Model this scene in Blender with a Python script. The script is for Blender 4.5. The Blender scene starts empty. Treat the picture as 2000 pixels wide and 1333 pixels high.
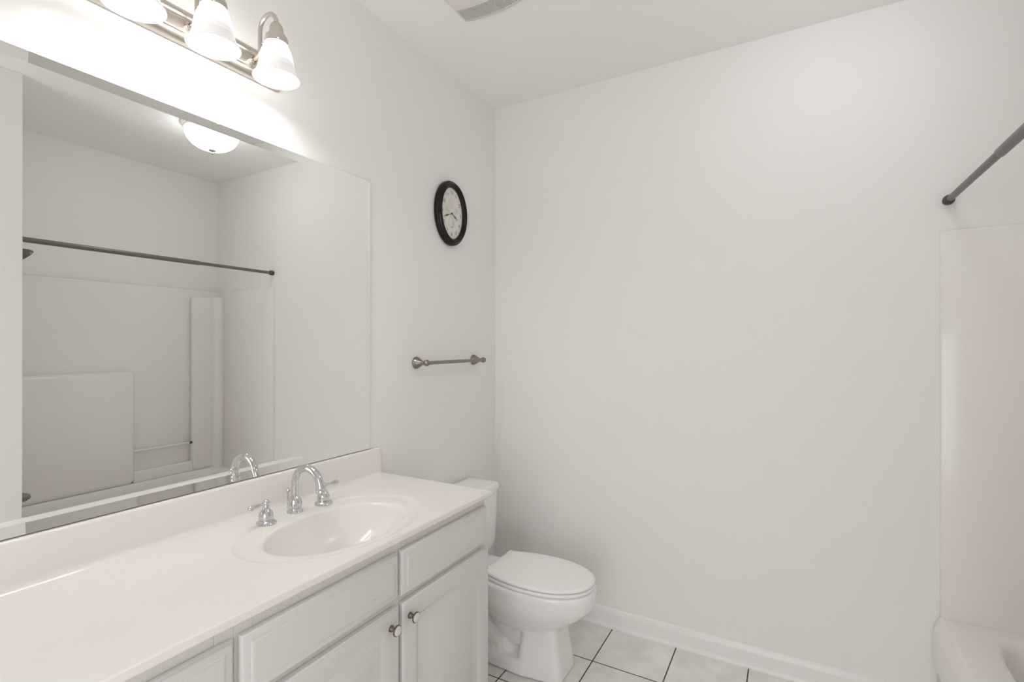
import bpy, bmesh, math
from mathutils import Vector, Matrix

sc = bpy.context.scene
COL = sc.collection
PI = math.pi

# ------------------------------------------------------------------ camera, world, exposure
H = 2.74                                    # ceiling height
cam_d = bpy.data.cameras.new('camera')
cam = bpy.data.objects.new('camera', cam_d)
COL.objects.link(cam)
cam.location = (1.469, -2.427, 1.414)
cam.rotation_euler = (PI / 2, 0, math.radians(29.25))
cam_d.sensor_width = 36.0
cam_d.lens = 36.0 * 977.0 / 2000.0
cam_d.shift_y = 4.5 / 2000.0
cam_d.clip_start = 0.02
sc.camera = cam

world = bpy.data.worlds.new('world')
sc.world = world
world.use_nodes = True
world.node_tree.nodes['Background'].inputs[0].default_value = (0.9, 0.95, 1.0, 1)
world.node_tree.nodes['Background'].inputs[1].default_value = 0.3

VS = sc.view_settings
VS.view_transform = 'Standard'
VS.look = 'None'
VS.exposure = 0.06
VS.gamma = 1.0
VS.use_curve_mapping = False
sc.cycles.max_bounces = 14
sc.cycles.diffuse_bounces = 8
sc.cycles.glossy_bounces = 6
sc.cycles.transmission_bounces = 6

VANITY_LAMP = 92.0        # emission of the bulbs in the three shades
SHADE_GLOW = 9.5          # the frosted glass itself
DOME_LAMP = 7.6          # emission of the ceiling dome


# added fill light at the invented doorway behind the camera, evens out the lamps
fill = bpy.data.lights.new('added_fill_light', 'AREA')
fill.shape = 'RECTANGLE'
fill.size, fill.size_y = 1.0, 1.98
fill.energy = 15.8
fill.color = (1.0, 0.985, 0.97)
fill_o = bpy.data.objects.new('added_fill_light', fill)
COL.objects.link(fill_o)
fill_o.location = (1.32, -3.12, 1.02)
fill_o.rotation_euler = (PI / 2, 0, 0)


# ------------------------------------------------------------------ materials
def mat(name, color, rough=0.5, metal=0.0, spec=0.5, coat=0.0, noise=0.0, nscale=40.0, bump=0.0):
    m = bpy.data.materials.new(name)
    m.use_nodes = True
    nt = m.node_tree
    b = nt.nodes['Principled BSDF']
    b.inputs['Base Color'].default_value = (*color, 1)
    b.inputs['Roughness'].default_value = rough
    b.inputs['Metallic'].default_value = metal
    b.inputs['Specular IOR Level'].default_value = spec
    if coat:
        b.inputs['Coat Weight'].default_value = coat
        b.inputs['Coat Roughness'].default_value = 0.05
    if noise or bump:
        g = nt.nodes.new('ShaderNodeNewGeometry')
        n = nt.nodes.new('ShaderNodeTexNoise')
        n.inputs['Scale'].default_value = nscale
        n.inputs['Detail'].default_value = 4
        nt.links.new(g.outputs['Position'], n.inputs['Vector'])
        if noise:
            mx = nt.nodes.new('ShaderNodeMix')
            mx.data_type = 'RGBA'
            mx.inputs[6].default_value = (*[c * (1 - noise) for c in color], 1)
            mx.inputs[7].default_value = (*[min(1, c * (1 + noise)) for c in color], 1)
            nt.links.new(n.outputs['Fac'], mx.inputs[0])
            nt.links.new(mx.outputs[2], b.inputs['Base Color'])
        if bump:
            bp = nt.nodes.new('ShaderNodeBump')
            bp.inputs['Strength'].default_value = bump
            bp.inputs['Distance'].default_value = 0.001
            nt.links.new(n.outputs['Fac'], bp.inputs['Height'])
            nt.links.new(bp.outputs['Normal'], b.inputs['Normal'])
    return m


def emit_mat(name, color, strength, base=(0.9, 0.9, 0.9)):
    m = mat(name, base, 0.25)
    b = m.node_tree.nodes['Principled BSDF']
    b.inputs['Emission Color'].default_value = (*color, 1)
    b.inputs['Emission Strength'].default_value = strength
    return m


WALL = mat('wall_paint', (0.88, 0.868, 0.852), 0.5, spec=0.25, bump=0.06, nscale=220)
CEIL = mat('ceiling_paint', (0.925, 0.92, 0.91), 0.75, spec=0.2)
TRIM = mat('trim_paint', (0.88, 0.875, 0.865), 0.28, spec=0.5)
CABINET = mat('cabinet_white', (0.69, 0.688, 0.672), 0.35, spec=0.4)
CAB_IN = mat('cabinet_frame_white', (0.70, 0.69, 0.665), 0.4, spec=0.4)
MARBLE = mat('cultured_marble', (0.86, 0.825, 0.79), 0.16, spec=0.5, noise=0.015, nscale=9)
PORC = mat('porcelain', (0.90, 0.90, 0.895), 0.1, spec=0.5, coat=0.3)
SEATM = mat('seat_plastic', (0.93, 0.93, 0.92), 0.22, spec=0.5)
TUBM = mat('tub_acrylic', (0.885, 0.86, 0.83), 0.14, spec=0.5)
CHROME = mat('chrome', (0.66, 0.67, 0.68), 0.05, metal=1.0)
NICKEL = mat('brushed_nickel', (0.62, 0.57, 0.52), 0.3, metal=1.0)
TOWELM = mat('satin_nickel', (0.31, 0.28, 0.245), 0.32, metal=1.0)
RODM = mat('rod_gunmetal', (0.19, 0.175, 0.16), 0.38, metal=0.7)
KNOBM = mat('knob_pewter', (0.20, 0.165, 0.14), 0.35, metal=0.9)
KNOBC = mat('knob_ceramic', (0.74, 0.69, 0.65), 0.3)
BLACKM = mat('clock_black', (0.010, 0.006, 0.005), 0.2, spec=0.3)
DIALM = mat('clock_dial', (0.84, 0.81, 0.755), 0.6, noise=0.05, nscale=60)
INK = mat('clock_ink', (0.16, 0.15, 0.14), 0.6)
FADED = mat('clock_drawing', (0.66, 0.635, 0.60), 0.6, noise=0.12, nscale=130)
HANDM = mat('clock_hand', (0.05, 0.045, 0.04), 0.4)
DARK = mat('mirror_edge_dark', (0.07, 0.065, 0.06), 0.5)
FINIAL = mat('finial_grey', (0.45, 0.44, 0.42), 0.35, metal=0.6)
VENTM = mat('vent_plastic', (0.80, 0.77, 0.73), 0.45)
VENTD = mat('vent_duct_dark', (0.09, 0.06, 0.04), 0.7)
SILVER = mat('mirror_silver', (0.925, 0.935, 0.91), 0.0, metal=1.0)
SHADEM = emit_mat('frosted_glass_lit', (1.0, 0.985, 0.97), SHADE_GLOW, (0.75, 0.74, 0.73))
SHADEB = emit_mat('frosted_glass_band', (1.0, 0.965, 0.95), 0.45, (0.6, 0.58, 0.57))
SHADEL = emit_mat('frosted_glass_lip', (1.0, 0.97, 0.955), 0.40, (0.55, 0.54, 0.53))
BULBM = emit_mat('bulb_lit', (1.0, 0.985, 0.96), VANITY_LAMP)
DOMEM = emit_mat('dome_glass_lit', (0.95, 0.97, 1.0), DOME_LAMP)
DRAIN = mat('drain_dark', (0.02, 0.02, 0.02), 0.4)

# thin glass: reflective film over clear
GLASS = bpy.data.materials.new('clock_glass')
GLASS.use_nodes = True
_nt = GLASS.node_tree
_nt.nodes.clear()
_o = _nt.nodes.new('ShaderNodeOutputMaterial')
_mx = _nt.nodes.new('ShaderNodeMixShader')
_t = _nt.nodes.new('ShaderNodeBsdfTransparent')
_g = _nt.nodes.new('ShaderNodeBsdfGlossy')
_g.inputs['Roughness'].default_value = 0.02
_f = _nt.nodes.new('ShaderNodeFresnel')
_f.inputs['IOR'].default_value = 1.45
_gm = _nt.nodes.new('ShaderNodeNewGeometry')
_mm = _nt.nodes.new('ShaderNodeMath')
_mm.operation = 'SUBTRACT'
_mm.use_clamp = True
_nt.links.new(_f.outputs[0], _mm.inputs[0])
_nt.links.new(_gm.outputs['Backfacing'], _mm.inputs[1])
_nt.links.new(_mm.outputs[0], _mx.inputs[0])
_nt.links.new(_t.outputs[0], _mx.inputs[1])
_nt.links.new(_g.outputs[0], _mx.inputs[2])
_nt.links.new(_mx.outputs[0], _o.inputs[0])


def tile_material():
    m = bpy.data.materials.new('floor_tile')
    m.use_nodes = True
    nt = m.node_tree
    N, L = nt.nodes, nt.links
    b = N['Principled BSDF']
    g = N.new('ShaderNodeNewGeometry')
    sep = N.new('ShaderNodeSeparateXYZ')
    L.new(g.outputs['Position'], sep.inputs[0])

    def math_(op, a, c):
        n = N.new('ShaderNodeMath')
        n.operation = op
        for i, v in enumerate((a, c)):
            if v is None:
                continue
            if isinstance(v, (int, float)):
                n.inputs[i].default_value = v
            else:
                L.new(v, n.inputs[i])
        return n.outputs[0]

    def dist(out, x0, p):                   # distance to the nearest grout line
        t = math_('DIVIDE', math_('SUBTRACT', out, x0), p)
        fr = math_('FRACT', math_('ADD', t, 100.5), None)
        return math_('MULTIPLY', math_('ABSOLUTE', math_('SUBTRACT', fr, 0.5), None), p), math_('FLOOR', math_('ADD', t, 100.0), None)

    dx, ix = dist(sep.outputs[0], 0.389, 0.305)
    dy, iy = dist(sep.outputs[1], -0.311, 0.3035)
    d = math_('MINIMUM', dx, dy)
    mr = N.new('ShaderNodeMapRange')
    mr.interpolation_type = 'SMOOTHSTEP'
    mr.inputs[1].default_value = 0.0018
    mr.inputs[2].default_value = 0.0034
    L.new(d, mr.inputs[0])
    no = N.new('ShaderNodeTexNoise')
    no.inputs['Scale'].default_value = 9
    no.inputs['Detail'].default_value = 6
    no.inputs['Roughness'].default_value = 0.6
    L.new(g.outputs['Position'], no.inputs['Vector'])
    no2 = N.new('ShaderNodeTexWhiteNoise')
    no2.noise_dimensions = '2D'
    cb = N.new('ShaderNodeCombineXYZ')
    L.new(ix, cb.inputs[0])
    L.new(iy, cb.inputs[1])
    L.new(cb.outputs[0], no2.inputs['Vector'])
    fac = math_('ADD', math_('MULTIPLY', no.outputs['Fac'], 0.85), math_('MULTIPLY', no2.outputs['Value'], 0.15))
    cr = N.new('ShaderNodeValToRGB')
    cr.color_ramp.elements[0].position = 0.3
    cr.color_ramp.elements[0].color = (0.74, 0.715, 0.685, 1)
    cr.color_ramp.elements[1].position = 0.7
    cr.color_ramp.elements[1].color = (0.90, 0.885, 0.86, 1)
    L.new(fac, cr.inputs[0])
    mx = N.new('ShaderNodeMix')
    mx.data_type = 'RGBA'
    mx.inputs[6].default_value = (0.085, 0.06, 0.045, 1)
    L.new(mr.outputs[0], mx.inputs[0])
    L.new(cr.outputs[0], mx.inputs[7])
    L.new(mx.outputs[2], b.inputs['Base Color'])
    rr = N.new('ShaderNodeMapRange')
    rr.inputs[3].default_value = 0.9
    rr.inputs[4].default_value = 0.3
    L.new(mr.outputs[0], rr.inputs[0])
    L.new(rr.outputs[0], b.inputs['Roughness'])
    bp = N.new('ShaderNodeBump')
    bp.inputs['Distance'].default_value = 0.002
    bp.inputs['Strength'].default_value = 0.6
    L.new(mr.outputs[0], bp.inputs['Height'])
    L.new(bp.outputs[0], b.inputs['Normal'])
    return m


TILE = tile_material()

# ------------------------------------------------------------------ helpers
ORG = {}                                    # world origin of every thing / part


def thing(name, label, cat, loc=(0, 0, 0), group=None):
    o = bpy.data.objects.new(name, None)
    o.empty_display_size = 0.05
    COL.objects.link(o)
    o.location = loc
    o['label'] = label
    o['category'] = cat
    if group:
        o['group'] = group
    ORG[o.name] = Vector(loc)
    return o


def obj(name, bm, m, parent=None, loc=None, angle=35, label=None):
    """bm is in world coordinates; becomes one mesh object under parent."""
    bmesh.ops.recalc_face_normals(bm, faces=bm.faces)
    me = bpy.data.meshes.new(name)
    base = Vector(loc) if loc is not None else (ORG[parent.name] if parent else Vector((0, 0, 0)))
    bmesh.ops.translate(bm, verts=bm.verts, vec=-base)
    bm.to_mesh(me)
    bm.free()
    for mm in (m if isinstance(m, (list, tuple)) else [m]):
        me.materials.append(mm)
    me.polygons.foreach_set('use_smooth', [True] * len(me.polygons))
    me.set_sharp_from_angle(angle=math.radians(angle))
    o = bpy.data.objects.new(name, me)
    COL.objects.link(o)
    if parent:
        o.parent = parent
        o.location = base - ORG[parent.name]
    else:
        o.location = base
    ORG[o.name] = base
    if label:
        o['label'] = label
    return o


def struct(name, bm, m):
    o = obj(name, bm, m)
    o['kind'] = 'structure'
    return o


def bm_():
    return bmesh.new()


def box(bm, a, b, bevel=0.0, seg=2, mi=0):
    a, b = Vector(a), Vector(b)
    t = bmesh.new()
    bmesh.ops.create_cube(t, size=1)
    for v in t.verts:
        v.co = Vector([(a[i] + b[i]) / 2 + v.co[i] * (b[i] - a[i]) for i in range(3)])
    if bevel:
        bmesh.ops.bevel(t, geom=list(t.edges), offset=bevel, segments=seg, profile=0.5, affect='EDGES')
    merge(bm, t, mi)
    return bm


def merge(bm, t, mi=0):
    vm = {}
    for v in t.verts:
        vm[v] = bm.verts.new(v.co)
    for f in t.faces:
        try:
            nf = bm.faces.new([vm[v] for v in f.verts])
            nf.material_index = mi if mi else f.material_index
        except ValueError:
            pass
    t.free()


def rings(bm, rs, close=True, cap0=False, cap1=False, mi=0):
    """loft a list of rings (lists of points)"""
    vs = [[bm.verts.new(p) for p in r] for r in rs]
    n = len(rs[0])
    for a, b in zip(vs, vs[1:]):
        for i in range(n if close else n - 1):
            j = (i + 1) % n
            try:
                f = bm.faces.new((a[i], a[j], b[j], b[i]))
                f.material_index = mi
            except ValueError:
                pass
    if cap0:
        bm.faces.new(vs[0][::-1]).material_index = mi
    if cap1:
        bm.faces.new(vs[-1]).material_index = mi
    return vs


def frame_of(ax):
    ax = Vector(ax).normalized()
    u = ax.orthogonal().normalized()
    if abs(ax.z) > 0.9:
        u = Vector((1, 0, 0))
    w = ax.cross(u).normalized()
    u = w.cross(ax).normalized()
    return ax, u, w


def lathe(bm, prof, origin, ax=(0, 0, 1), n=40, mi=0, mod=None):
    """prof: list of (radius, height along ax)"""
    o = Vector(origin)
    ax, u, w = frame_of(ax)
    rs = []
    for r, h in prof:
        ring = []
        for k in range(n):
            t = 2 * PI * k / n
            rr = max(r, 1e-5) * (mod(t, h) if mod else 1)
            ring.append(o + ax * h + (u * math.cos(t) + w * math.sin(t)) * rr)
        rs.append(ring)
    rings(bm, rs, True, prof[0][0] < 2e-3, prof[-1][0] < 2e-3, mi)
    return bm


def tube(bm, pts, rad, n=16, mi=0, caps=True):
    pts = [Vector(p) for p in pts]
    rad = rad if isinstance(rad, (list, tuple)) else [rad] * len(pts)
    rs = []
    prev = None
    for i, p in enumerate(pts):
        d = (pts[min(i + 1, len(pts) - 1)] - pts[max(i - 1, 0)]).normalized()
        if prev is None:
            u = d.orthogonal().normalized()
        else:
            u = (prev - d * prev.dot(d)).normalized()
        prev = u
        w = d.cross(u)
        rs.append([p + (u * math.cos(2 * PI * k / n) + w * math.sin(2 * PI * k / n)) * rad[i] for k in range(n)])
    rings(bm, rs, True, caps, caps, mi)
    return bm


def extrude_profile(bm, prof, p0, p1, axes, mi=0):
    """prof: 2-D list in axes (vectors), swept from p0 to p1"""
    a, b = Vector(axes[0]), Vector(axes[1])
    r0 = [Vector(p0) + a * x + b * y for x, y in prof]
    r1 = [Vector(p1) + a * x + b * y for x, y in prof]
    rings(bm, [r0, r1], True, True, True, mi)
    return bm


def remesh(o, voxel, smooth=6):
    m = o.modifiers.new('r', 'REMESH')
    m.mode = 'VOXEL'
    m.voxel_size = voxel
    s = o.modifiers.new('s', 'SMOOTH')
    s.factor = 0.5
    s.iterations = smooth
    dg = bpy.context.evaluated_depsgraph_get()
    me = bpy.data.meshes.new_from_object(o.evaluated_get(dg))
    old = o.data
    o.modifiers.clear()
    o.data = me
    me.name = old.name
    if not me.materials:
        for mm in old.materials:
            me.materials.append(mm)
    me.polygons.foreach_set('use_smooth', [True] * len(me.polygons))
    bpy.data.meshes.remove(old)


# ------------------------------------------------------------------ the room
X1 = 2.70          # right wall
Y0 = -3.05         # wall behind the camera
T = 0.12
struct('floor', box(bm_(), (-T, Y0 - T, -0.1), (X1 + T, T, 0)), TILE)
struct('ceiling', box(bm_(), (-T, Y0 - T, H), (X1 + T, T, H + 0.1)), CEIL)
struct('wall_left', box(bm_(), (-T, Y0 - T, 0), (0, T, H)), WALL)
struct('wall_back', box(bm_(), (0, 0, 0), (X1, T, H)), WALL)
struct('wall_right', box(bm_(), (X1, Y0 - T, 0), (X1 + T, T, H)), WALL)
bm = bm_()                                       # with an open doorway, added to let the fill light in
box(bm, (0, Y0 - T, 0), (0.80, Y0, H))
box(bm, (1.84, Y0 - T, 0), (X1, Y0, H))
box(bm, (0.80, Y0 - T, 2.03), (1.84, Y0, H))
struct('wall_front', bm, WALL)
struct('wall_partition', box(bm_(), (1.844, -1.575, 0), (X1, -1.455, H), 0.003, 1), WALL)

bb = [(0, 0), (0.030, 0), (0.030, 0.006), (0.027, 0.013), (0.021, 0.018), (0.014, 0.020), (0.0135, 0.062), (0.0125, 0.068),
      (0.0095, 0.073), (0.0085, 0.080), (0.006, 0.086), (0.002, 0.089), (0, 0.089)]
struct('baseboard_back', extrude_profile(bm_(), bb, (0.0, 0, 0), (1.931, 0, 0), ((0, -1, 0), (0, 0, 1))), TRIM)
struct('baseboard_left', extrude_profile(bm_(), bb, (0, -0.905, 0), (0, -0.031, 0), ((1, 0, 0), (0, 0, 1))), TRIM)

# ------------------------------------------------------------------ vanity cabinets
FX = 0.507                                   # plane of the face frame


def front(bm, y0, y1, z0, z1, prof, x=FX):
    """a moulded front: prof = (inset, height above the frame)"""
    rs = []
    for ins, h in prof:
        rs.append([(x + h, y0 + ins, z0 + ins), (x + h, y1 - ins, z0 + ins), (x + h, y1 - ins, z1 - ins), (x + h, y0 + ins, z1 - ins)])
    rings(bm, rs, True, True, True)
    return bm


DRAWER_P = [(0, 0.0005), (0, 0.0105), (0.002, 0.0138), (0.006, 0.0156), (0.0155, 0.0162), (0.0185, 0.0182), (0.0210, 0.0196), (0.0235, 0.020)]
DOOR_P = [(0, 0.0005), (0, 0.014), (0.0025, 0.0172), (0.006, 0.0185), (0.0155, 0.0190), (0.0185, 0.020), (0.054, 0.020), (0.0575, 0.0185),
          (0.061, 0.0145), (0.066, 0.0128), (0.070, 0.0130), (0.100, 0.0185), (0.1035, 0.0188), (0.106, 0.020)]


def knob(parent, y, z):
    bm = bm_()
    lathe(bm, [(0.0005, 0.0), (0.0085, 0.0), (0.0088, 0.002), (0.0075, 0.006), (0.0050, 0.010), (0.0045, 0.014), (0.0070, 0.0175), (0.0130, 0.0195),
               (0.0150, 0.0215), (0.0152, 0.0235), (0.0145, 0.0250), (0.0128, 0.0255)], (FX + 0.020, y, z), (1, 0, 0), 36)
    lathe(bm, [(0.0130, 0.0246), (0.0126, 0.0262), (0.009, 0.0275), (0.004, 0.0281), (0.0005, 0.0282)], (FX + 0.020, y, z), (1, 0, 0), 36, mi=1)
    return obj('knob', bm, [KNOBM, KNOBC], parent, label='round knob with pewter rim and pale ceramic centre')


def carcass(y0, y1, openings):
    bm = bm_()
    for ya, yb in ((y0, y0 + 0.018), (y1 - 0.018, y1)):                # sides
        box(bm, (0.003, ya, 0.0), (FX - 0.0195, yb, 0.8685))
    box(bm, (0.003, y0 + 0.0181, 0.10), (FX - 0.0195, y1 - 0.0181, 0.118))   # bottom
    box(bm, (0.42, y0 + 0.0181, 0.0), (0.435, y1 - 0.0181, 0.0999))          # toe kick
    return bm


def face_frame(y0, y1, mids, rails):
    bm = bm_()
    a, b = FX - 0.019, FX
    for ya, yb in [(y0, y0 + 0.038), (y1 - 0.038, y1)] + mids:
        box(bm, (a, ya, 0.10), (b, yb, 0.8685), 0.0006, 1)
    for za, zb in rails:
        for ya, yb in zip([y0 + 0.0385] + [m[1] + 0.0005 for m in mids], [m[0] - 0.0005 for m in mids] + [y1 - 0.0385]):
            box(bm, (a, ya, za), (b - 0.0006, yb, zb), 0.0004, 1)
    return bm


cabA = thing('sink_cabinet', 'white vanity sink cabinet with two raised panel doors beside the toilet', 'cabinet', (0.26, -1.3775, 0), 'vanity cabinets')
obj('carcass', carcass(-1.8335, -0.912, None), CAB_IN, cabA)
obj('face_frame', face_frame(-1.8335, -0.912, [(-1.389, -1.349)], [(0.10, 0.135), (0.685, 0.715), (0.815, 0.8685)]), CAB_IN, cabA)
obj('drawer_front', front(bm_(), -1.361, -0.919, 0.709, 0.8355, DRAWER_P), CABINET, cabA)
df = front(bm_(), -1.826, -1.3765, 0.709, 0.8355, DRAWER_P)
for sy, sz, sr, sh_ in ((-1.3909, 0.7919, 0.0011, 0.0161), (-1.4333, 0.7950, 0.0010, 0.0199), (-1.4768, 0.7490, 0.0008, 0.0199), (-1.4714, 0.7495, 0.0012, 0.0199), (-1.3909, 0.7505, 0.0009, 0.0161)):
    lathe(df, [(0.0002, 0.0), (sr, 0.0), (sr, 0.0003), (0.0002, 0.0003)], (FX + sh_, sy, sz), (1, 0, 0), 10, mi=1)   # little paint chips
obj('drawer_front', df, [CABINET, INK], cabA)
d1 = obj('door', front(bm_(), -1.361, -0.912, 0.115, 0.6895, DOOR_P), CABINET, cabA)
knob(d1, -1.336, 0.646)
d2 = obj('door', front(bm_(), -1.826, -1.3765, 0.115, 0.6895, DOOR_P), CABINET, cabA)
knob(d2, -1.412, 0.646)

cabB = thing('drawer_cabinet', 'white vanity cabinet at the left end under the counter, beside the sink cabinet', 'cabinet', (0.26, -2.12, 0), 'vanity cabinets')
obj('carcass', carcass(-2.395, -1.8340, None), CAB_IN, cabB)
obj('face_frame', face_frame(-2.395, -1.8340, [], [(0.10, 0.135), (0.41, 0.43), (0.685, 0.715), (0.815, 0.8685)]), CAB_IN, cabB)
for za, zb in ((0.709, 0.8355), (0.425, 0.6895), (0.115, 0.405)):
    obj('drawer', front(bm_(), -2.39, -1.8430, za, zb, DRAWER_P), CABINET, cabB)

# ------------------------------------------------------------------ countertop with integral bowl
ZC = 0.887


def countertop():
    bm = bm_()
    cx, cy, a, b = 0.315, -1.395, 0.152, 0.220
    oa, ob, ox = 0.206, 0.290, 0.300
    x0, x1, y0, y1 = 0.0015, 0.534, -2.415, -0.900
    corners = [(x1, y1), (x0, y1), (x0, y0), (x1, y0)]
    th = [2 * PI * k / 176 for k in range(176)]
    ca = [math.atan2(q[1] - cy, q[0] - cx) % (2 * PI) for q in corners]
    for q in ca:                                   # snap the nearest directions onto the corners
        k = min(range(len(th)), key=lambda i: abs(th[i] - q))
        th[k] = q
    # extra directions so the long flat sides are well divided
    rs = []
    ell = lambda t, s: (cx + a * s * math.cos(t), cy + b * s * math.sin(t))
    D = 0.125
    for s in (0.06, 0.15, 0.25, 0.35, 0.45, 0.55, 0.65, 0.73, 0.80, 0.86, 0.905, 0.94, 0.965, 0.985):
        dz = D * (1 - s ** 3.0) ** 0.85
        rs.append([(*ell(t, s), ZC - 0.0075 - dz) for t in th])
    for s, dz in ((1.0, 0.0115), (1.012, 0.0088), (1.03, 0.0066), (1.06, 0.0055)):
        rs.append([(*ell(t, s), ZC - dz) for t in th])
    # shallow recessed oval around the bowl, then its rounded lip
    ov = lambda t, s: (ox + oa * s * math.cos(t), cy + ob * s * math.sin(t))
    for s, dz in ((0.90, 0.0046), (0.95, 0.0044), (0.972, 0.0038), (0.986, 0.0022), (1.0, 0.0006), (1.02, 0.0)):
        rs.append([(*ov(t, s), ZC - dz) for t in th])

    def edge(t):
        dx, dy = math.cos(t), math.sin(t)
        k = min([(x1 - cx) / dx if dx > 1e-9 else 9, (x0 - cx) / dx if dx < -1e-9 else 9,
                 (y1 - cy) / dy if dy > 1e-9 else 9, (y0 - cy) / dy if dy < -1e-9 else 9])
        return cx + dx * k, cy + dy * k
    E = [edge(t) for t in th]
    O = rs[-1]
    for w in (0.3, 0.7):
        rs.append([(O[i][0] * (1 - w) + E[i][0] * w, O[i][1] * (1 - w) + E[i][1] * w, ZC) for i in range(len(th))])

    def shrink(d, z):
        return [(min(max(p[0], x0), x1 - d), min(max(p[1], y0), y1 - d), z) for p in E]
    rs.append(shrink(0.008, ZC))
    for k in range(1, 6):
        q = k / 5 * PI / 2
        rs.append(shrink(0.003 * (1 - math.sin(q)), ZC - 0.003 * (1 - math.cos(q))))
    rs.append(shrink(0.0, ZC - 0.014))
    rs.append(shrink(0.001, ZC - 0.0168))
    rs.append(shrink(0.003, ZC - 0.0178))
    # underside: down round the outside of the bowl
    rs.append([(cx + (a + 0.02) * math.cos(t), cy + (b + 0.02) * math.sin(t), ZC - 0.0178) for t in th])
    rs.append([(cx + (a * 0.9 + 0.01) * math.cos(t), cy + (b * 0.9 + 0.01) * math.sin(t), ZC - 0.09) for t in th])
    rs.append([(cx + a * 0.5 * math.cos(t), cy + b * 0.5 * math.sin(t), ZC - 0.148) for t in th])
    rings(bm, rs, True, True, True)
    return bm


ct = thing('countertop', 'cream cultured marble countertop with an integral oval sink bowl over the cabinets', 'countertop', (0.26, -1.66, ZC - 0.0178))
obj('counter_slab', countertop(), MARBLE, ct, angle=50)
bsp = [(0.0015, -0.002), (0.0015, 0.104), (0.004, 0.1065), (0.016, 0.1065), (0.0195, 0.1045), (0.021, 0.100), (0.0215, 0.02), (0.0225, 0.012), (0.026, 0.005), (0.033, 0.001), (0.036, -0.002)]
bm = bm_()
r_ = []
for yy, sc_ in ((-2.415, 1), (-0.935, 1), (-0.927, 0.97), (-0.922, 0.9), (-0.919, 0.75)):
    r_.append([(0.0015 + (x - 0.0015) * sc_, yy, ZC + (z if z < 0.03 else z - (1 - sc_) * 0.015)) for x, z in bsp])
rings(bm, r_, True, True, True)
obj('backsplash', bm, MARBLE, ct, angle=50)
bm = bm_()
lathe(bm, [(0.022, 0.0), (0.022, 0.003), (0.019, 0.0045), (0.015, 0.003), (0.014, 0.0005), (0.0005, 0.0005)], (0.315, -1.395, ZC - 0.1325), n=32)
obj('drain', bm, CHROME, ct, label='round chrome drain in the sink bowl')

# ------------------------------------------------------------------ faucet
fau = thing('faucet', 'chrome gooseneck sink faucet with two lever handles behind the bowl', 'faucet', (0.102, -1.384, ZC - 0.004))
FZ = ZC - 0.0046
bm = bm_()
sx, sy = 0.1015, -1.386
lathe(bm, [(0.0005, 0.0), (0.0245, 0.0), (0.0248, 0.003), (0.0225, 0.0065), (0.0195, 0.0085), (0.0185, 0.011), (0.0183, 0.0135), (0.0205, 0.016),
           (0.0218, 0.023), (0.0216, 0.031), (0.0196, 0.039), (0.0160, 0.046), (0.0125, 0.050), (0.0108, 0.053)], (sx, sy, FZ), n=36)
pts = [(sx, sy, FZ + 0.045 + 0.008 * k) for k in range(6)]
zc, R = 0.968, 0.0595
for k in range(0, 25):
    t = PI * k / 24 * 0.965
    pts.append((sx + R - R * math.cos(t), sy, zc + R * math.sin(t)))
tube(bm, pts, [0.0106] * 6 + [0.0108 + 0.0016 * (k / 24) for k in range(25)], 24)
sp = obj('spout', bm, CHROME, fau)
bm = bm_()
d = (Vector(pts[-1]) - Vector(pts[-2])).normalized()
lathe(bm, [(0.0122, -0.006), (0.0148, -0.0055), (0.0152, -0.004), (0.0152, 0.004), (0.0142, 0.0055), (0.0150, 0.007), (0.0148, 0.013), (0.0132, 0.0145), (0.0005, 0.0145)], pts[-1], d, 28)
obj('aerator', bm, CHROME, sp)


def tap(x, y, sgn, yaw):
    bm = bm_()
    lathe(bm, [(0.0005, 0.0), (0.0285, 0.0), (0.0290, 0.0025), (0.0270, 0.006), (0.0220, 0.010), (0.0195, 0.0115), (0.0180, 0.0125), (0.0180, 0.0140), (0.0197, 0.0155),
               (0.0202, 0.022), (0.0200, 0.028), (0.0180, 0.034), (0.0130, 0.0405), (0.0095, 0.045), (0.0082, 0.048), (0.0088, 0.0495), (0.0088, 0.052), (0.0075, 0.054),
               (0.0072, 0.058)], (x, y, FZ), n=36)
    h = obj('handle', bm, CHROME, fau)
    bm = bm_()
    lathe(bm, [(0.0005, 0.055), (0.0085, 0.056), (0.0105, 0.060), (0.0105, 0.063), (0.0088, 0.0675), (0.0050, 0.0705), (0.0005, 0.0715)], (x, y, FZ), n=28)
    dv = Vector((math.sin(yaw), sgn * math.cos(yaw), 0))
    p = [Vector((x, y, FZ + 0.0615)) + dv * q + Vector((0, 0, zz)) for q, zz in
         ((0.004, 0), (0.012, 0.0), (0.022, -0.0005), (0.032, -0.001), (0.042, -0.0015), (0.050, -0.002), (0.056, -0.0022), (0.060, -0.0024), (0.062, -0.0025))]
    tube(bm, p, [0.0050, 0.0042, 0.0043, 0.0053, 0.0068, 0.0078, 0.0074, 0.0052, 0.0015], 18)
    obj('lever', bm, CHROME, h)


tap(0.1165, -1.495, -1, 0.12)
tap(0.116, -1.288, 1, 0.02)
bm = bm_()
tube(bm, [(0.066, -1.384, FZ), (0.066, -1.384, 0.940)], 0.0028, 12)
lathe(bm, [(0.0005, -0.006), (0.0045, -0.0055), (0.0072, -0.001), (0.0075, 0.002), (0.0058, 0.005), (0.0030, 0.0065), (0.0034, 0.009), (0.0005, 0.0105)], (0.066, -1.384, 0.944), n=20)
obj('lift_rod', bm, CHROME, fau)

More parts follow.
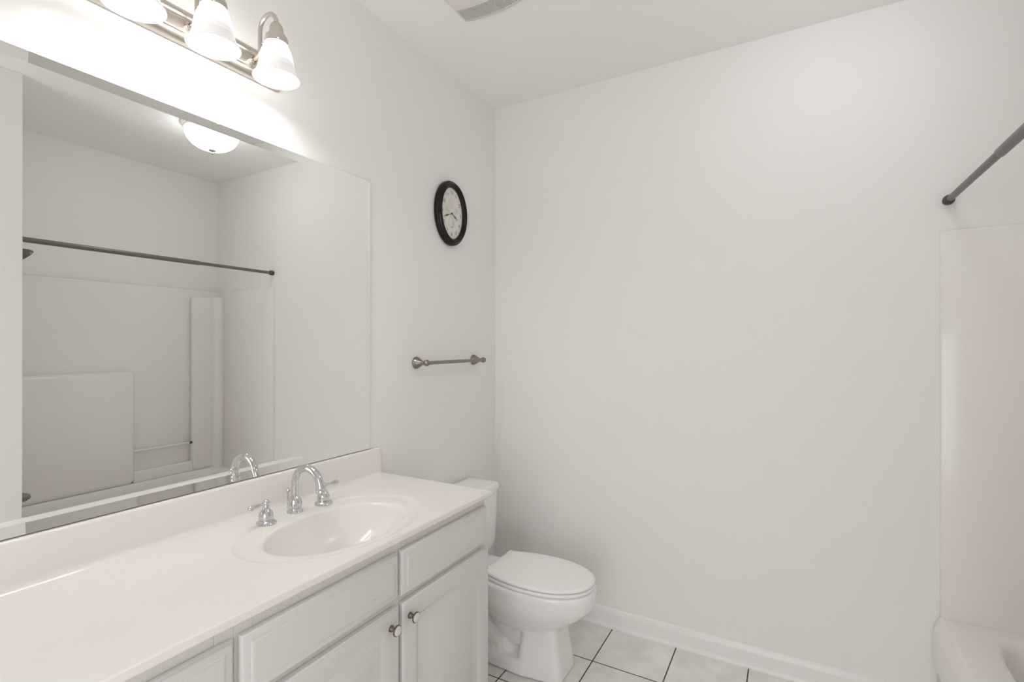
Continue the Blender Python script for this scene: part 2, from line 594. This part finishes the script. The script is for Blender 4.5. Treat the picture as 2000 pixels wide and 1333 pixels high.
# ------------------------------------------------------------------ wall mirror
MY0, MY1, MZ0, MZ1 = -2.355, -0.966, 0.9955, 2.057
mir = thing('wall_mirror', 'large frameless mirror with cut edges on the wall above the backsplash', 'mirror', (0.0, (MY0 + MY1) / 2, MZ0))
bm = box(bm_(), (0.0006, MY0 - 0.0012, MZ0 - 0.0015), (0.0025, MY1 + 0.0012, MZ1 + 0.0012))
obj('backing', bm, DARK, mir, label='thin dark edge of the mirror')
bm = bm_()
bw, bx, gx = 0.0254, 0.0013, 0.0040


def mx(z):                                        # the big glass bows back very slightly towards its foot
    q = 1 - (z - MZ0) / 0.20
    return gx - 0.0009 * max(0.0, q) ** 2


zs = [MZ0 + bw + (MZ1 - MZ0 - 2 * bw) * k / 60 for k in range(61)]
ya, yb = MY0 + bw, MY1 - bw
inner = [(mx(z), ya, z) for z in zs] + [(mx(z), yb, z) for z in zs[::-1]]


def outward(p, x):
    y = MY0 if p[1] == ya else MY1
    z = MZ0 if p[2] == zs[0] else (MZ1 if p[2] == zs[-1] else p[2])
    return (x if x is not None else mx(p[2]) + bx, y, z)


rv = rings(bm, [[outward(p, 0.0036 - 0.0010) for p in inner], [outward(p, None) for p in inner]], True, True, False)
iv = [bm.verts.new(p) for p in inner]
n_ = len(iv)
for k in range(n_):
    bm.faces.new((rv[-1][k], rv[-1][(k + 1) % n_], iv[(k + 1) % n_], iv[k]))
for k in range(60):
    bm.faces.new((iv[k], iv[k + 1], iv[n_ - 2 - k], iv[n_ - 1 - k]))
g_ = obj('mirror_glass', bm, SILVER, mir, angle=1.2)

# ------------------------------------------------------------------ vanity light
VZ0, VZ1 = 2.235, 2.331
vl = thing('vanity_light', 'three lamp brushed nickel light bar on the wall above the mirror', 'wall light', (0.0, -1.661, VZ0))
prof = [(0.0005, 0.0), (0.004, -0.001), (0.012, 0.001), (0.020, 0.006), (0.025, 0.013), (0.027, 0.020), (0.026, 0.025), (0.0235, 0.0275), (0.0235, 0.029),
        (0.0255, 0.030), (0.0255, 0.032), (0.0225, 0.0335), (0.0225, 0.0625), (0.0255, 0.064), (0.0255, 0.066), (0.0235, 0.067), (0.0235, 0.0685),
        (0.026, 0.071), (0.027, 0.076), (0.025, 0.083), (0.020, 0.090), (0.012, 0.095), (0.004, 0.097), (0.0005, 0.096)]
bm = bm_()
rs = []
LY0, LY1 = -1.953, -1.369
for q, s in ((LY0, 0.05), (LY0 + 0.002, 0.45), (LY0 + 0.007, 0.75), (LY0 + 0.014, 0.93), (LY0 + 0.022, 1.0), (LY1 - 0.022, 1.0), (LY1 - 0.014, 0.93), (LY1 - 0.007, 0.75), (LY1 - 0.002, 0.45), (LY1, 0.05)):
    rs.append([(0.0005 + (x - 0.0005) * s, q, VZ0 + 0.048 + (z - 0.048) * (0.86 + 0.14 * s)) for x, z in prof])
rings(bm, rs, True, True, True)
obj('back_plate', bm, NICKEL, vl, angle=40)
AX = 0.139
for ly in (-1.477, -1.661, -1.845):
    bm = bm_()
    lathe(bm, [(0.0005, 0.0), (0.012, 0.0), (0.0123, 0.003), (0.010, 0.006), (0.0085, 0.008), (0.0075, 0.012)], (0.0225, ly, 2.283), (1, 0, 0), 28)
    p = [(0.025, ly, 2.283), (0.038, ly, 2.283), (0.048, ly, 2.2835), (0.056, ly, 2.286), (0.0605, ly, 2.292), (0.0615, ly, 2.302), (0.0615, ly, 2.33), (0.0615, ly, 2.352)]
    R = (AX - 0.0615) / 2
    for k in range(0, 19):
        t = PI * k / 18
        p.append((0.0615 + R - R * math.cos(t), ly, 2.358 + R * 1.05 * math.sin(t)))
    p.append((AX, ly, 2.342))
    tube(bm, p, 0.0063, 16)
    arm = obj('lamp_arm', bm, NICKEL, vl)
    bm = bm_()
    lathe(bm, [(0.0063, 0.062), (0.011, 0.060), (0.0135, 0.056), (0.0165, 0.052), (0.0185, 0.046), (0.0200, 0.034), (0.0235, 0.026), (0.0285, 0.021), (0.0315, 0.014),
               (0.0325, 0.005), (0.0325, -0.003), (0.0310, -0.003), (0.0305, 0.006), (0.02, 0.018), (0.0005, 0.020)], (AX, ly, 2.300), n=36)
    for k in range(3):                            # the little set screws of the fitter
        t = 2 * PI * k / 3 - 0.5
        dv = Vector((math.cos(t), math.sin(t), 0))
        lathe(bm, [(0.0005, 0.0), (0.002, 0.0), (0.002, 0.0055), (0.0032, 0.006), (0.0032, 0.009), (0.0005, 0.0095)], Vector((AX, ly, 2.3005)) + dv * 0.032, dv, 12)
    obj('socket', bm, NICKEL, arm)
    bm = bm_()
    outer = [(0.0270, 0.104), (0.0295, 0.103), (0.0300, 0.098), (0.0345, 0.090), (0.0395, 0.079), (0.0440, 0.064), (0.0475, 0.047), (0.0500, 0.032), (0.0520, 0.023), (0.0560, 0.013), (0.0610, 0.005), (0.0645, 0.0005), (0.0650, -0.001)]
    inner = [(r - 0.004, h + 0.001) for r, h in outer[::-1]]
    lathe(bm, outer + [(0.0638, -0.0025)] + inner, (AX, ly, 2.1975), n=56)
    bm.faces.ensure_lookup_table()
    for f_ in bm.faces:                           # thicker glass in the moulded band and the flared lip glows less
        c_ = f_.calc_center_median()
        rr_ = math.hypot(c_.x - AX, c_.y - ly)
        h_ = c_.z - 2.1975
        if f_.index // 56 >= 13:
            continue
        f_.material_index = 2 if h_ < 0.0275 else (1 if h_ < 0.041 else 0)
    sh = obj('lamp_shade', bm, [SHADEM, SHADEB, SHADEL], vl, angle=60, label='frosted white bell glass shade, lit')
    bm = bm_()
    lathe(bm, [(0.0005, 0.10), (0.013, 0.10), (0.014, 0.090), (0.020, 0.074), (0.030, 0.056), (0.0335, 0.040), (0.031, 0.024), (0.021, 0.0115), (0.009, 0.0065), (0.0005, 0.006)], (AX, ly, 2.1975), n=28)
    obj('bulb', bm, BULBM, sh)

# ------------------------------------------------------------------ wall clock (oval)
CY, CZ = -0.437, 2.049
ck = thing('wall_clock', 'oval black framed wall clock with a cream fruit dial', 'clock', (0.0, CY, CZ - 0.158))


def oval(bm, prof, mi=0, n=72, cap1=False):
    rings(bm, [[(x, CY + (0.122 - ins) * math.cos(2 * PI * k / n), CZ + (0.1575 - ins) * math.sin(2 * PI * k / n)) for k in range(n)] for ins, x in prof], True, True, cap1, mi)


bm = bm_()
oval(bm, [(0.006, 0.0008), (0.0, 0.004), (0.0, 0.018), (0.003, 0.024), (0.0065, 0.026), (0.0085, 0.026), (0.0095, 0.028), (0.013, 0.0345), (0.018, 0.037), (0.023, 0.0350), (0.0245, 0.0325),
          (0.0265, 0.0325), (0.0285, 0.0305), (0.0320, 0.0265), (0.0335, 0.0225), (0.0335, 0.016), (0.036, 0.0155)], cap1=False)
obj('frame', bm, BLACKM, ck, angle=50)
bm = bm_()
oval(bm, [(0.034, 0.0125), (0.034, 0.0160), (0.06, 0.0160)], cap1=True)
dial = obj('dial', bm, DIALM, ck, label='cream oval dial')
DX = 0.01625


def poly(bm, pts, x, th=0.0004, mi=0):
    r0 = [(x, CY + a, CZ + b) for a, b in pts]
    r1 = [(x + th, CY + a, CZ + b) for a, b in pts]
    rings(bm, [r0, r1], True, True, True, mi)


DA, DB = 0.072, 0.101
for hnum in range(1, 13):
    cu = bpy.data.curves.new('t', 'FONT')
    cu.body = str(hnum)
    cu.size = 0.024
    cu.align_x = 'CENTER'
    cu.align_y = 'CENTER'
    cu.extrude = 0.0002
    to = bpy.data.objects.new('t', cu)
    COL.objects.link(to)
    bpy.context.view_layer.update()
    me = bpy.data.meshes.new_from_object(to.evaluated_get(bpy.context.evaluated_depsgraph_get()))
    t = hnum * PI / 6
    oy, oz = DA * math.sin(t), DB * math.cos(t)
    b2 = bmesh.new()
    b2.from_mesh(me)
    for v in b2.verts:
        v.co = Vector((DX + 0.0003 + v.co.z, CY + oy + v.co.x, CZ + oz + v.co.y))
    obj('numeral', b2, INK, dial)
    bpy.data.objects.remove(to)
    bpy.data.curves.remove(cu)
    bpy.data.meshes.remove(me)


bm = bm_()


def blob(cy, cz, a, b, rot=0, pear=0.0, n=28):
    out = []
    for k in range(n):
        t = 2 * PI * k / n
        y, z = a * math.cos(t) * (1 - pear * math.sin(t)), b * math.sin(t)
        out.append((cy + y * math.cos(rot) - z * math.sin(rot), cz + y * math.sin(rot) + z * math.cos(rot)))
    return out


def outline(pts, w):
    c = (sum(p[0] for p in pts) / len(pts), sum(p[1] for p in pts) / len(pts))
    inn = [(c[0] + (p[0] - c[0]) * w, c[1] + (p[1] - c[1]) * w) for p in pts]
    f = lambda q, x: [(x, CY + a, CZ + b) for a, b in q]
    rings(bm, [f(pts, DX), f(pts, DX + 0.0003), f(inn, DX + 0.0003), f(inn, DX)], True)


for pts, w in ((blob(-0.002, 0.050, 0.020, 0.026), 0.86), (blob(-0.002, 0.050, 0.010, 0.015, 0.2), 0.75), (blob(-0.043, 0.022, 0.013, 0.014), 0.82), (blob(-0.030, 0.016, 0.012, 0.013), 0.82),
               (blob(-0.038, 0.004, 0.013, 0.013), 0.82), (blob(0.030, 0.016, 0.013, 0.017, -0.5), 0.8), (blob(0.041, 0.020, 0.006, 0.014, -0.9), 0.7), (blob(0.036, -0.020, 0.012, 0.014, 0.5), 0.8),
               (blob(-0.004, -0.042, 0.021, 0.028, 0.1, 0.35), 0.85), (blob(0.010, -0.054, 0.006, 0.020, -0.5), 0.7)):
    outline(pts, w)
obj('fruit_drawing', bm, FADED, dial, label='faded grey drawings of fruit')


def hand(name, ang, L, w0, x):
    dv, nv = (math.sin(ang), math.cos(ang)), (math.cos(ang), -math.sin(ang))
    pr = [(-0.012, 0.4), (0.0, 1.2), (0.15, 0.5), (0.42, 0.45), (0.55, 1.1), (0.66, 1.4), (0.76, 0.7), (0.86, 0.5), (1.0, 0.1)]
    P = [(dv[0] * s * L + nv[0] * w * w0, dv[1] * s * L + nv[1] * w * w0) for s, w in pr] + [(dv[0] * s * L - nv[0] * w * w0, dv[1] * s * L - nv[1] * w * w0) for s, w in pr[::-1]]
    b2 = bm_()
    poly(b2, P, x, 0.0006)
    lathe(b2, [(0.0005, -0.0002), (0.0042, 0.0), (0.0042, 0.0012), (0.0005, 0.0016)], (x, CY, CZ), (1, 0, 0), 16)
    obj(name, b2, HANDM, ck)


hand('hour_hand', math.radians(119), 0.050, 0.0032, 0.0185)
hand('minute_hand', math.radians(248), 0.075, 0.0030, 0.0205)
bm = bm_()
oval(bm, [(0.0338, 0.0232), (0.0338, 0.0240)], cap1=True)
obj('glass_cover', bm, GLASS, ck, label='clear glass over the dial')

# ------------------------------------------------------------------ towel bar
tb = thing('towel_bar', 'satin nickel towel bar with flared posts on the wall below the clock', 'towel bar', (0.0, -0.452, 1.325))
TY0, TY1, TZ = -0.684, -0.222, 1.327
for y in (TY0, TY1):
    bm = lathe(bm_(), [(0.0005, 0.0005), (0.0270, 0.0005), (0.0275, 0.003), (0.0265, 0.0055), (0.0258, 0.006), (0.0258, 0.008), (0.0245, 0.0095), (0.0240, 0.012), (0.0205, 0.018),
                       (0.0160, 0.026), (0.0120, 0.034), (0.0095, 0.041), (0.0088, 0.046), (0.0096, 0.047), (0.0096, 0.049), (0.0088, 0.050)], (0.0, y, TZ), (1, 0, 0), 36)
    lathe(bm, [(0.0145 * math.sin(PI * k / 14) + 0.0003, -0.0145 * math.cos(PI * k / 14)) for k in range(15)], (0.062, y, TZ), (1, 0, 0), 28)
    obj('post', bm, TOWELM, tb)
obj('bar', tube(bm_(), [(0.062, TY0 + 0.009, TZ), (0.062, TY1 - 0.009, TZ)], 0.0082, 20), TOWELM, tb)

# ------------------------------------------------------------------ ceiling light
LX, LYC = 1.64, -0.65
cl = thing('ceiling_light', 'frosted ribbed dome ceiling light with a small finial', 'ceiling light', (LX, LYC, H))
bm = lathe(bm_(), [(0.0005, -0.0005), (0.160, -0.0005), (0.163, -0.004), (0.163, -0.013), (0.158, -0.020), (0.152, -0.023), (0.150, -0.029), (0.143, -0.034), (0.0005, -0.034)], (LX, LYC, H), n=56)
obj('canopy', bm, TRIM, cl, angle=40)
dome = [(0.141, -0.0335), (0.1435, -0.037)]
for k in range(1, 15):
    t = k / 14 * PI / 2
    dome.append((0.1435 * math.cos(t) ** 0.92 if k < 14 else 0.001, -0.037 - 0.107 * math.sin(t)))
bm = lathe(bm_(), dome, (LX, LYC, H), n=144, mod=lambda t, h: 1 + 0.018 * abs(math.sin(12 * t)) if h < -0.036 else 1)
obj('dome_shade', bm, DOMEM, cl, angle=60, label='lit frosted glass dome')
bm = lathe(bm_(), [(0.0005, -0.140), (0.020, -0.1405), (0.021, -0.144), (0.017, -0.149), (0.008, -0.152), (0.006, -0.155), (0.0085, -0.159), (0.0085, -0.163), (0.005, -0.167), (0.0005, -0.168)], (LX, LYC, H), n=28)
obj('finial', bm, FINIAL, cl)

# ------------------------------------------------------------------ exhaust fan grille
fx0, fx1, fy0, fy1 = 0.303, 0.562, -1.02, -0.734
fan = thing('exhaust_fan', 'bowed ceiling exhaust fan cover with narrow louvre slots', 'vent', ((fx0 + fx1) / 2, (fy0 + fy1) / 2, H))


def bow(x):
    q = (x - (fx0 + fx1) / 2) / ((fx1 - fx0) / 2)
    return 0.009 + 0.013 * max(0.0, 1 - q * q)


bands = [(-1.012, -0.944), (-0.810, -0.742)]
N = 48
bm = bm_()


def slab(ya, yb, xa=fx0, xb=fx1, n=N, th=0.0025):
    top, bot = [], []
    for k in range(n + 1):
        x = xa + (xb - xa) * k / n
        bot.append((x, H - bow(x)))
        top.append((x, H - bow(x) + th))
    loop = bot + top[::-1]
    rings(bm, [[(x, ya, z) for x, z in loop], [(x, yb, z) for x, z in loop]], True, True, True)


slab(fy0, bands[0][0])
slab(bands[0][1], bands[1][0])
slab(bands[1][1], fy1)
for ya, yb in bands:
    slab(ya, yb, fx0, fx0 + 0.007, 4)
    slab(ya, yb, fx1 - 0.007, fx1, 4)
    nsl = 42
    for k in range(nsl):
        x = fx0 + 0.007 + (fx1 - fx0 - 0.014) * (k + 0.5) / nsl
        slab(ya - 0.001, yb + 0.001, x - 0.0014, x + 0.0014, 1, 0.004)
for y in (fy0, fy1):                              # bowed side skirts up to the ceiling
    n = N
    loop = [(fx0 + (fx1 - fx0) * k / n, H - bow(fx0 + (fx1 - fx0) * k / n)) for k in range(n + 1)]
    loop = loop + [(fx1, H - 0.0005), (fx0, H - 0.0005)]
    s = 0.0025 if y == fy0 else -0.0025
    rings(bm, [[(x, y, z) for x, z in loop], [(x, y + s, z) for x, z in loop]], True, True, True)
for xa, xb in ((fx0, fx0 + 0.0025), (fx1 - 0.0025, fx1)):
    box(bm, (xa, fy0, H - 0.0092), (xb, fy1, H - 0.0005))
obj('grille', bm, VENTM, fan, angle=30)
bm = box(bm_(), (fx0 + 0.006, fy0 + 0.008, H - 0.003), (fx1 - 0.006, fy1 - 0.008, H - 0.0008))
obj('housing', bm, VENTD, fan, label='dark duct behind the louvres')

# ------------------------------------------------------------------ toilet
TC = -0.452
to = thing('toilet', 'white two piece toilet with its lid closed, between vanity and wall', 'toilet', (0.40, TC, 0))


def egg(x0, x1, w, z, n=64, wide=0.42, back=0.55, squash=2.25, tc=TC):
    """egg outline: x0 back, x1 tip, half width w"""
    out = []
    xm = x0 + (x1 - x0) * wide
    for k in range(n):
        t = 2 * PI * k / n
        c, s = math.cos(t), math.sin(t)
        e = 2 / squash
        cc = math.copysign(abs(c) ** e, c)
        ss = math.copysign(abs(s) ** e, s)
        x = xm + (x1 - xm) * cc if c >= 0 else xm + (xm - x0) * math.copysign(abs(c) ** back, c)
        out.append((x, tc + w * ss, z))
    return out


bm = bm_()
# bowl (upper part)
rings(bm, [egg(0.30, 0.580, 0.085, 0.180), egg(0.285, 0.625, 0.108, 0.207), egg(0.265, 0.672, 0.131, 0.240), egg(0.25, 0.715, 0.150, 0.275), egg(0.24, 0.742, 0.161, 0.305),
           egg(0.235, 0.752, 0.166, 0.335), egg(0.235, 0.756, 0.168, 0.365), egg(0.237, 0.752, 0.166, 0.381), egg(0.245, 0.742, 0.158, 0.385)], True, True, True)
b = bm
# deck under the tank
box(b, (0.03, TC - 0.115, 0.28), (0.32, TC + 0.115, 0.382), 0.012, 3)


def rr(x0, x1, w0, w1, z, r=0.04, n=6):
    """rounded trapezoid in plan (w0 at the back, w1 at the front)"""
    out = []
    for (cx_, cy_, a0) in ((x1 - r, TC + w1 - r, 0), (x0 + r, TC + w0 - r, PI / 2), (x0 + r, TC - w0 + r, PI), (x1 - r, TC - w1 + r, 1.5 * PI)):
        for k in range(n + 1):
            t = a0 + PI / 2 * k / n
            out.append((cx_ + r * math.cos(t), cy_ + r * math.sin(t), z))
    return out


# front pedestal
rings(b, [rr(0.435, 0.637, 0.110, 0.094, 0.002, 0.030), rr(0.437, 0.633, 0.108, 0.092, 0.045, 0.030), rr(0.447, 0.618, 0.098, 0.085, 0.13, 0.030), rr(0.455, 0.607, 0.090, 0.080, 0.215, 0.028),
          rr(0.455, 0.600, 0.092, 0.080, 0.275, 0.028)], True, True, True)
# foot flange
rings(b, [rr(0.14, 0.50, 0.098, 0.112, 0.002, 0.035), rr(0.14, 0.50, 0.098, 0.112, 0.050, 0.035), rr(0.148, 0.50, 0.090, 0.104, 0.062, 0.033)], True, True, True)
# trapway
tube(b, [(0.46, TC, 0.19), (0.42, TC, 0.135), (0.37, TC, 0.13), (0.33, TC, 0.20), (0.28, TC, 0.265), (0.22, TC, 0.25), (0.19, TC, 0.16), (0.19, TC, 0.05)], [0.070, 0.072, 0.072, 0.070, 0.068, 0.068, 0.068, 0.075], 20)
tube(b, [(0.35, TC, 0.02), (0.33, TC, 0.09), (0.26, TC, 0.12), (0.20, TC, 0.02)], [0.088, 0.090, 0.088, 0.085], 20)
bowl = obj('bowl', b, PORC, to, angle=180)
remesh(bowl, 0.005, 10)


def seat_shape(z, ins, tip=0.750, w=0.163):
    """closed outline with the squared hinge end of an elongated seat"""
    half = []
    # front curve from the tip to the widest place, then back to the hinge
    for k in range(0, 25):
        t = PI / 2 * k / 24
        half.append((0.505 + (tip - ins - 0.505) * math.cos(t) ** 0.94, (w - ins) * math.sin(t) ** 0.94))
    for x, y in ((0.47, 0.1625), (0.43, 0.159), (0.39, 0.1515), (0.36, 0.1435), (0.337, 0.1365), (0.318, 0.1315), (0.300, 0.1290), (0.288, 0.1285)):
        half.append((x, y * w / 0.163 - ins))
    half.append((0.280 + ins, 0.1255 * w / 0.163 - ins))
    pts = [(x, TC + y, z) for x, y in half] + [(x, TC - y, z) for x, y in half[::-1]][:-1]
    return pts


bm = bm_()
rings(bm, [seat_shape(0.3865, 0.006), seat_shape(0.3875, 0.002), seat_shape(0.391, 0.0), seat_shape(0.397, 0.0005), seat_shape(0.4005, 0.003), seat_shape(0.4015, 0.008)], True, True, True)
obj('seat', bm, SEATM, to, angle=50)
bm = bm_()
rings(bm, [seat_shape(0.4050, 0.006), seat_shape(0.4055, 0.0025), seat_shape(0.4085, 0.0), seat_shape(0.413, 0.0005), seat_shape(0.4170, 0.003), seat_shape(0.4190, 0.008), seat_shape(0.4205, 0.020), seat_shape(0.4215, 0.05)], True, True, True)
for y in (TC - 0.05, TC + 0.05):                  # hinge blocks under the lid
    box(bm, (0.283, y - 0.02, 0.382), (0.31, y + 0.02, 0.412), 0.004, 2)
obj('lid', bm, SEATM, to, angle=50)


def tank_ring(z, ins, x1=0.190):
    out = []
    w = 0.187 - ins
    xb, r = 0.012 + ins * 0.5, 0.022
    P = [(xb, w), (x1 - 0.028 - ins, w), (x1 - 0.017 - ins, w - 0.003), (x1 - 0.009 - ins, w - 0.010), (x1 - 0.004 - ins, w - 0.022), (x1 + 0.004 - ins, w * 0.62), (x1 + 0.008 - ins, w * 0.3), (x1 + 0.010 - ins, 0)]
    out = [(x, TC + y, z) for x, y in P] + [(x, TC - y, z) for x, y in P[::-1][1:]]
    return out


bm = bm_()
rings(bm, [tank_ring(0.384, 0.034), tank_ring(0.392, 0.024), tank_ring(0.410, 0.012), tank_ring(0.44, 0.008), tank_ring(0.55, 0.004), tank_ring(0.675, 0.001), tank_ring(0.682, 0.004)], True, True, True)
obj('tank', bm, PORC, to, angle=50)
bm = bm_()
rings(bm, [tank_ring(0.6825, 0.001), tank_ring(0.684, -0.004), tank_ring(0.688, -0.006), tank_ring(0.708, -0.006), tank_ring(0.716, -0.003), tank_ring(0.7205, 0.004), tank_ring(0.723, 0.018), tank_ring(0.7245, 0.05)], True, True, True)
obj('tank_lid', bm, PORC, to, angle=50)
bm = bm_()
for y in (TC - 0.078, TC + 0.078):
    b2 = lathe(bm_(), [(0.0005, 0.0), (0.0145, 0.0), (0.0150, 0.004), (0.0145, 0.012), (0.012, 0.019), (0.007, 0.023), (0.0005, 0.0245)], (0.317, y, 0.0615), n=24)
    obj('bolt_cap', b2, SEATM, to)
bm.free()

# ------------------------------------------------------------------ tub and shower unit
tu = thing('shower_tub', 'glossy white one piece bathtub with moulded shower walls', 'bathtub', (2.3, -0.727, 0))


def tub():
    bm = bm_()
    zr = 0.388
    x0, x1, y0, y1 = 1.958, 2.678, -1.450, -0.004
    cx, cy, a, b = 2.325, -0.727, 0.262, 0.640

    def se(t, s, n, z, sa=a, sb=b):
        c, si = math.cos(t), math.sin(t)
        return (cx + sa * s * math.copysign(abs(c) ** (2 / n), c), cy + sb * s * math.copysign(abs(si) ** (2 / n), si), z)
    th = [2 * PI * k / 160 for k in range(160)]
    th = [t + 0.0 for t in th]
    rs = [[se(t, 0.3, 4, 0.062) for t in th], [se(t, 0.7, 4.5, 0.058, a * 0.95) for t in th], [se(t, 0.80, 5, 0.066, a * 0.97) for t in th], [se(t, 0.86, 5, 0.095) for t in th],
          [se(t, 0.90, 6, 0.16) for t in th], [se(t, 0.93, 6, 0.26) for t in th], [se(t, 0.955, 6.5, 0.33) for t in th], [se(t, 0.972, 7, 0.362) for t in th],
          [se(t, 0.988, 7, 0.379) for t in th], [se(t, 1.01, 7, 0.386) for t in th], [se(t, 1.035, 7, zr) for t in th]]

    def edge(t):
        p = se(t, 1, 7, 0)
        dx, dy = p[0] - cx, p[1] - cy
        k = min([(x1 - cx) / dx if dx > 1e-9 else 99, (x0 - cx) / dx if dx < -1e-9 else 99, (y1 - cy) / dy if dy > 1e-9 else 99, (y0 - cy) / dy if dy < -1e-9 else 99])
        return [cx + dx * k, cy + dy * k]
    E = [edge(t) for t in th]
    for cxy in ((x0, y0), (x0, y1), (x1, y0), (x1, y1)):
        k = min(range(len(E)), key=lambda i: (E[i][0] - cxy[0]) ** 2 + (E[i][1] - cxy[1]) ** 2)
        E[k] = list(cxy)
    rs.append([(p[0], p[1], zr) for p in E])
    f = lambda p, d: (p[0] - d if p[0] < x0 + 1e-4 else p[0])
    for d, z in ((0.003, zr - 0.0006), (0.006, zr - 0.003), (0.008, zr - 0.008)):
        rs.append([(f(p, d), p[1], z) for p in E])
    # apron flares out a little, with a lower step
    for d, z in ((0.012, 0.372), (0.022, 0.342), (0.0245, 0.325), (0.0245, 0.205), (0.023, 0.199), (0.016, 0.195), (0.013, 0.189), (0.013, 0.001)):
        rs.append([(f(p, d), p[1], z) for p in E])
    rings(bm, rs, True, True, True)
    return bm


obj('tub', tub(), TUBM, tu, angle=40)
bm = bm_()
Z0s, Z1s = 0.386, 1.835
box(bm, (2.655, -1.452, Z0s), (2.694, -0.004, Z1s), 0.004, 2)          # long panel
box(bm, (1.9535, -0.018, Z0s), (2.660, -0.0003, Z1s), 0.004, 2)           # end panel on the back wall
box(bm, (1.9535, -1.453, Z0s), (2.660, -1.437, Z1s), 0.004, 2)           # end panel on the partition
box(bm, (1.953, -0.016, Z0s), (1.969, 0.004, Z1s + 0.001), 0.006, 3)    # front flanges
box(bm, (1.953, -1.453, Z0s), (1.969, -1.433, Z1s + 0.001), 0.006, 3)
obj('surround', bm, TUBM, tu, angle=40)
bm = bm_()
box(bm, (2.585, -1.440, Z0s), (2.660, -0.640, 1.217), 0.036, 6)         # raised block with ledge
obj('shelf_block', bm, TUBM, tu, angle=50)
bm = bm_()
box(bm, (2.605, -0.245, Z0s), (2.660, -0.015, 1.78), 0.024, 5)          # raised corner column
lathe(bm, [(0.001, Z0s), (0.052, Z0s), (0.052, 1.775), (0.047, 1.785), (0.001, 1.787)], (2.625, -0.045, 0), n=40)
obj('corner_column', bm, TUBM, tu, angle=50)
bm = bm_()
box(bm, (2.598, -0.645, Z0s), (2.660, -0.240, 0.474), 0.014, 4)
obj('soap_shelf', bm, TUBM, tu, angle=50)
bm = tube(bm_(), [(2.622, -0.642, 0.632), (2.622, -0.262, 0.628)], 0.0085, 16)
obj('washcloth_bar', bm, TUBM, tu)
bm = tube(bm_(), [(2.622, -0.262, 0.628), (2.622, -0.243, 0.628)], 0.0098, 16)
obj('bar_cap', bm, DARK, tu, label='dark end socket of the washcloth bar')

# ------------------------------------------------------------------ shower rod
ro = thing('shower_rod', 'dark grey telescoping shower curtain rod spanning the tub', 'shower rod', (1.976, -0.727, 1.94))
RX, RZ = 1.976, 1.947
obj('outer_tube', tube(bm_(), [(RX, -1.430, RZ), (RX, -0.545, RZ), (RX, -0.541, RZ)], [0.0140, 0.0140, 0.0125], 24), RODM, ro)
obj('inner_tube', tube(bm_(), [(RX, -0.545, RZ), (RX, -0.020, RZ)], 0.0112, 24), RODM, ro)
for y, s in ((-0.0008, -1), (-1.4542, 1)):
    bm = lathe(bm_(), [(0.0005, 0.0), (0.0165, 0.0), (0.0172, 0.004), (0.0168, 0.012), (0.0182, 0.0135), (0.0182, 0.018), (0.0165, 0.020), (0.0165, 0.026), (0.0150, 0.029), (0.0115, 0.030)], (RX, y, RZ), (0, s, 0), 28)
    obj('end_cap', bm, DARK, ro)

# ------------------------------------------------------------------ shower head and tub spout (seen in the mirror)
shh = thing('shower_sprayer', 'dark metal shower sprayer on a bent arm, reflected at the mirror edge below the rod', 'shower', (2.33, -1.455, 2.0))
bm = lathe(bm_(), [(0.0005, 0.0005), (0.030, 0.0005), (0.030, 0.004), (0.022, 0.010), (0.011, 0.013)], (2.33, -1.455, 1.985), (0, 1, 0), 28)
obj('escutcheon', bm, RODM, shh)
bm = tube(bm_(), [(2.33, -1.450, 1.985), (2.33, -1.40, 1.987), (2.33, -1.375, 1.983), (2.33, -1.355, 1.971), (2.33, -1.335, 1.953)], 0.0095, 16)
obj('arm', bm, RODM, shh)
bm = lathe(bm_(), [(0.0095, -0.004), (0.013, 0.0), (0.013, 0.012), (0.010, 0.016), (0.016, 0.024), (0.030, 0.040), (0.036, 0.052), (0.036, 0.060), (0.033, 0.062), (0.028, 0.058), (0.0005, 0.057)], (2.33, -1.336, 1.954), (0, 0.74, -0.67), 32)
obj('spray_head', bm, RODM, shh)
ts = thing('tub_spout', 'short metal tub spout over the tub, low in the mirror reflection', 'tub spout', (2.30, -1.437, 0.53))
bm = tube(bm_(), [(2.30, -1.4365, 0.535), (2.30, -1.40, 0.535), (2.30, -1.35, 0.533), (2.30, -1.32, 0.528), (2.30, -1.303, 0.520), (2.30, -1.296, 0.510)], [0.027, 0.026, 0.024, 0.023, 0.021, 0.015], 24)
tube(bm, [(2.30, -1.318, 0.53), (2.30, -1.318, 0.500)], [0.017, 0.0165], 20)
obj('spout', bm, TOWELM, ts)
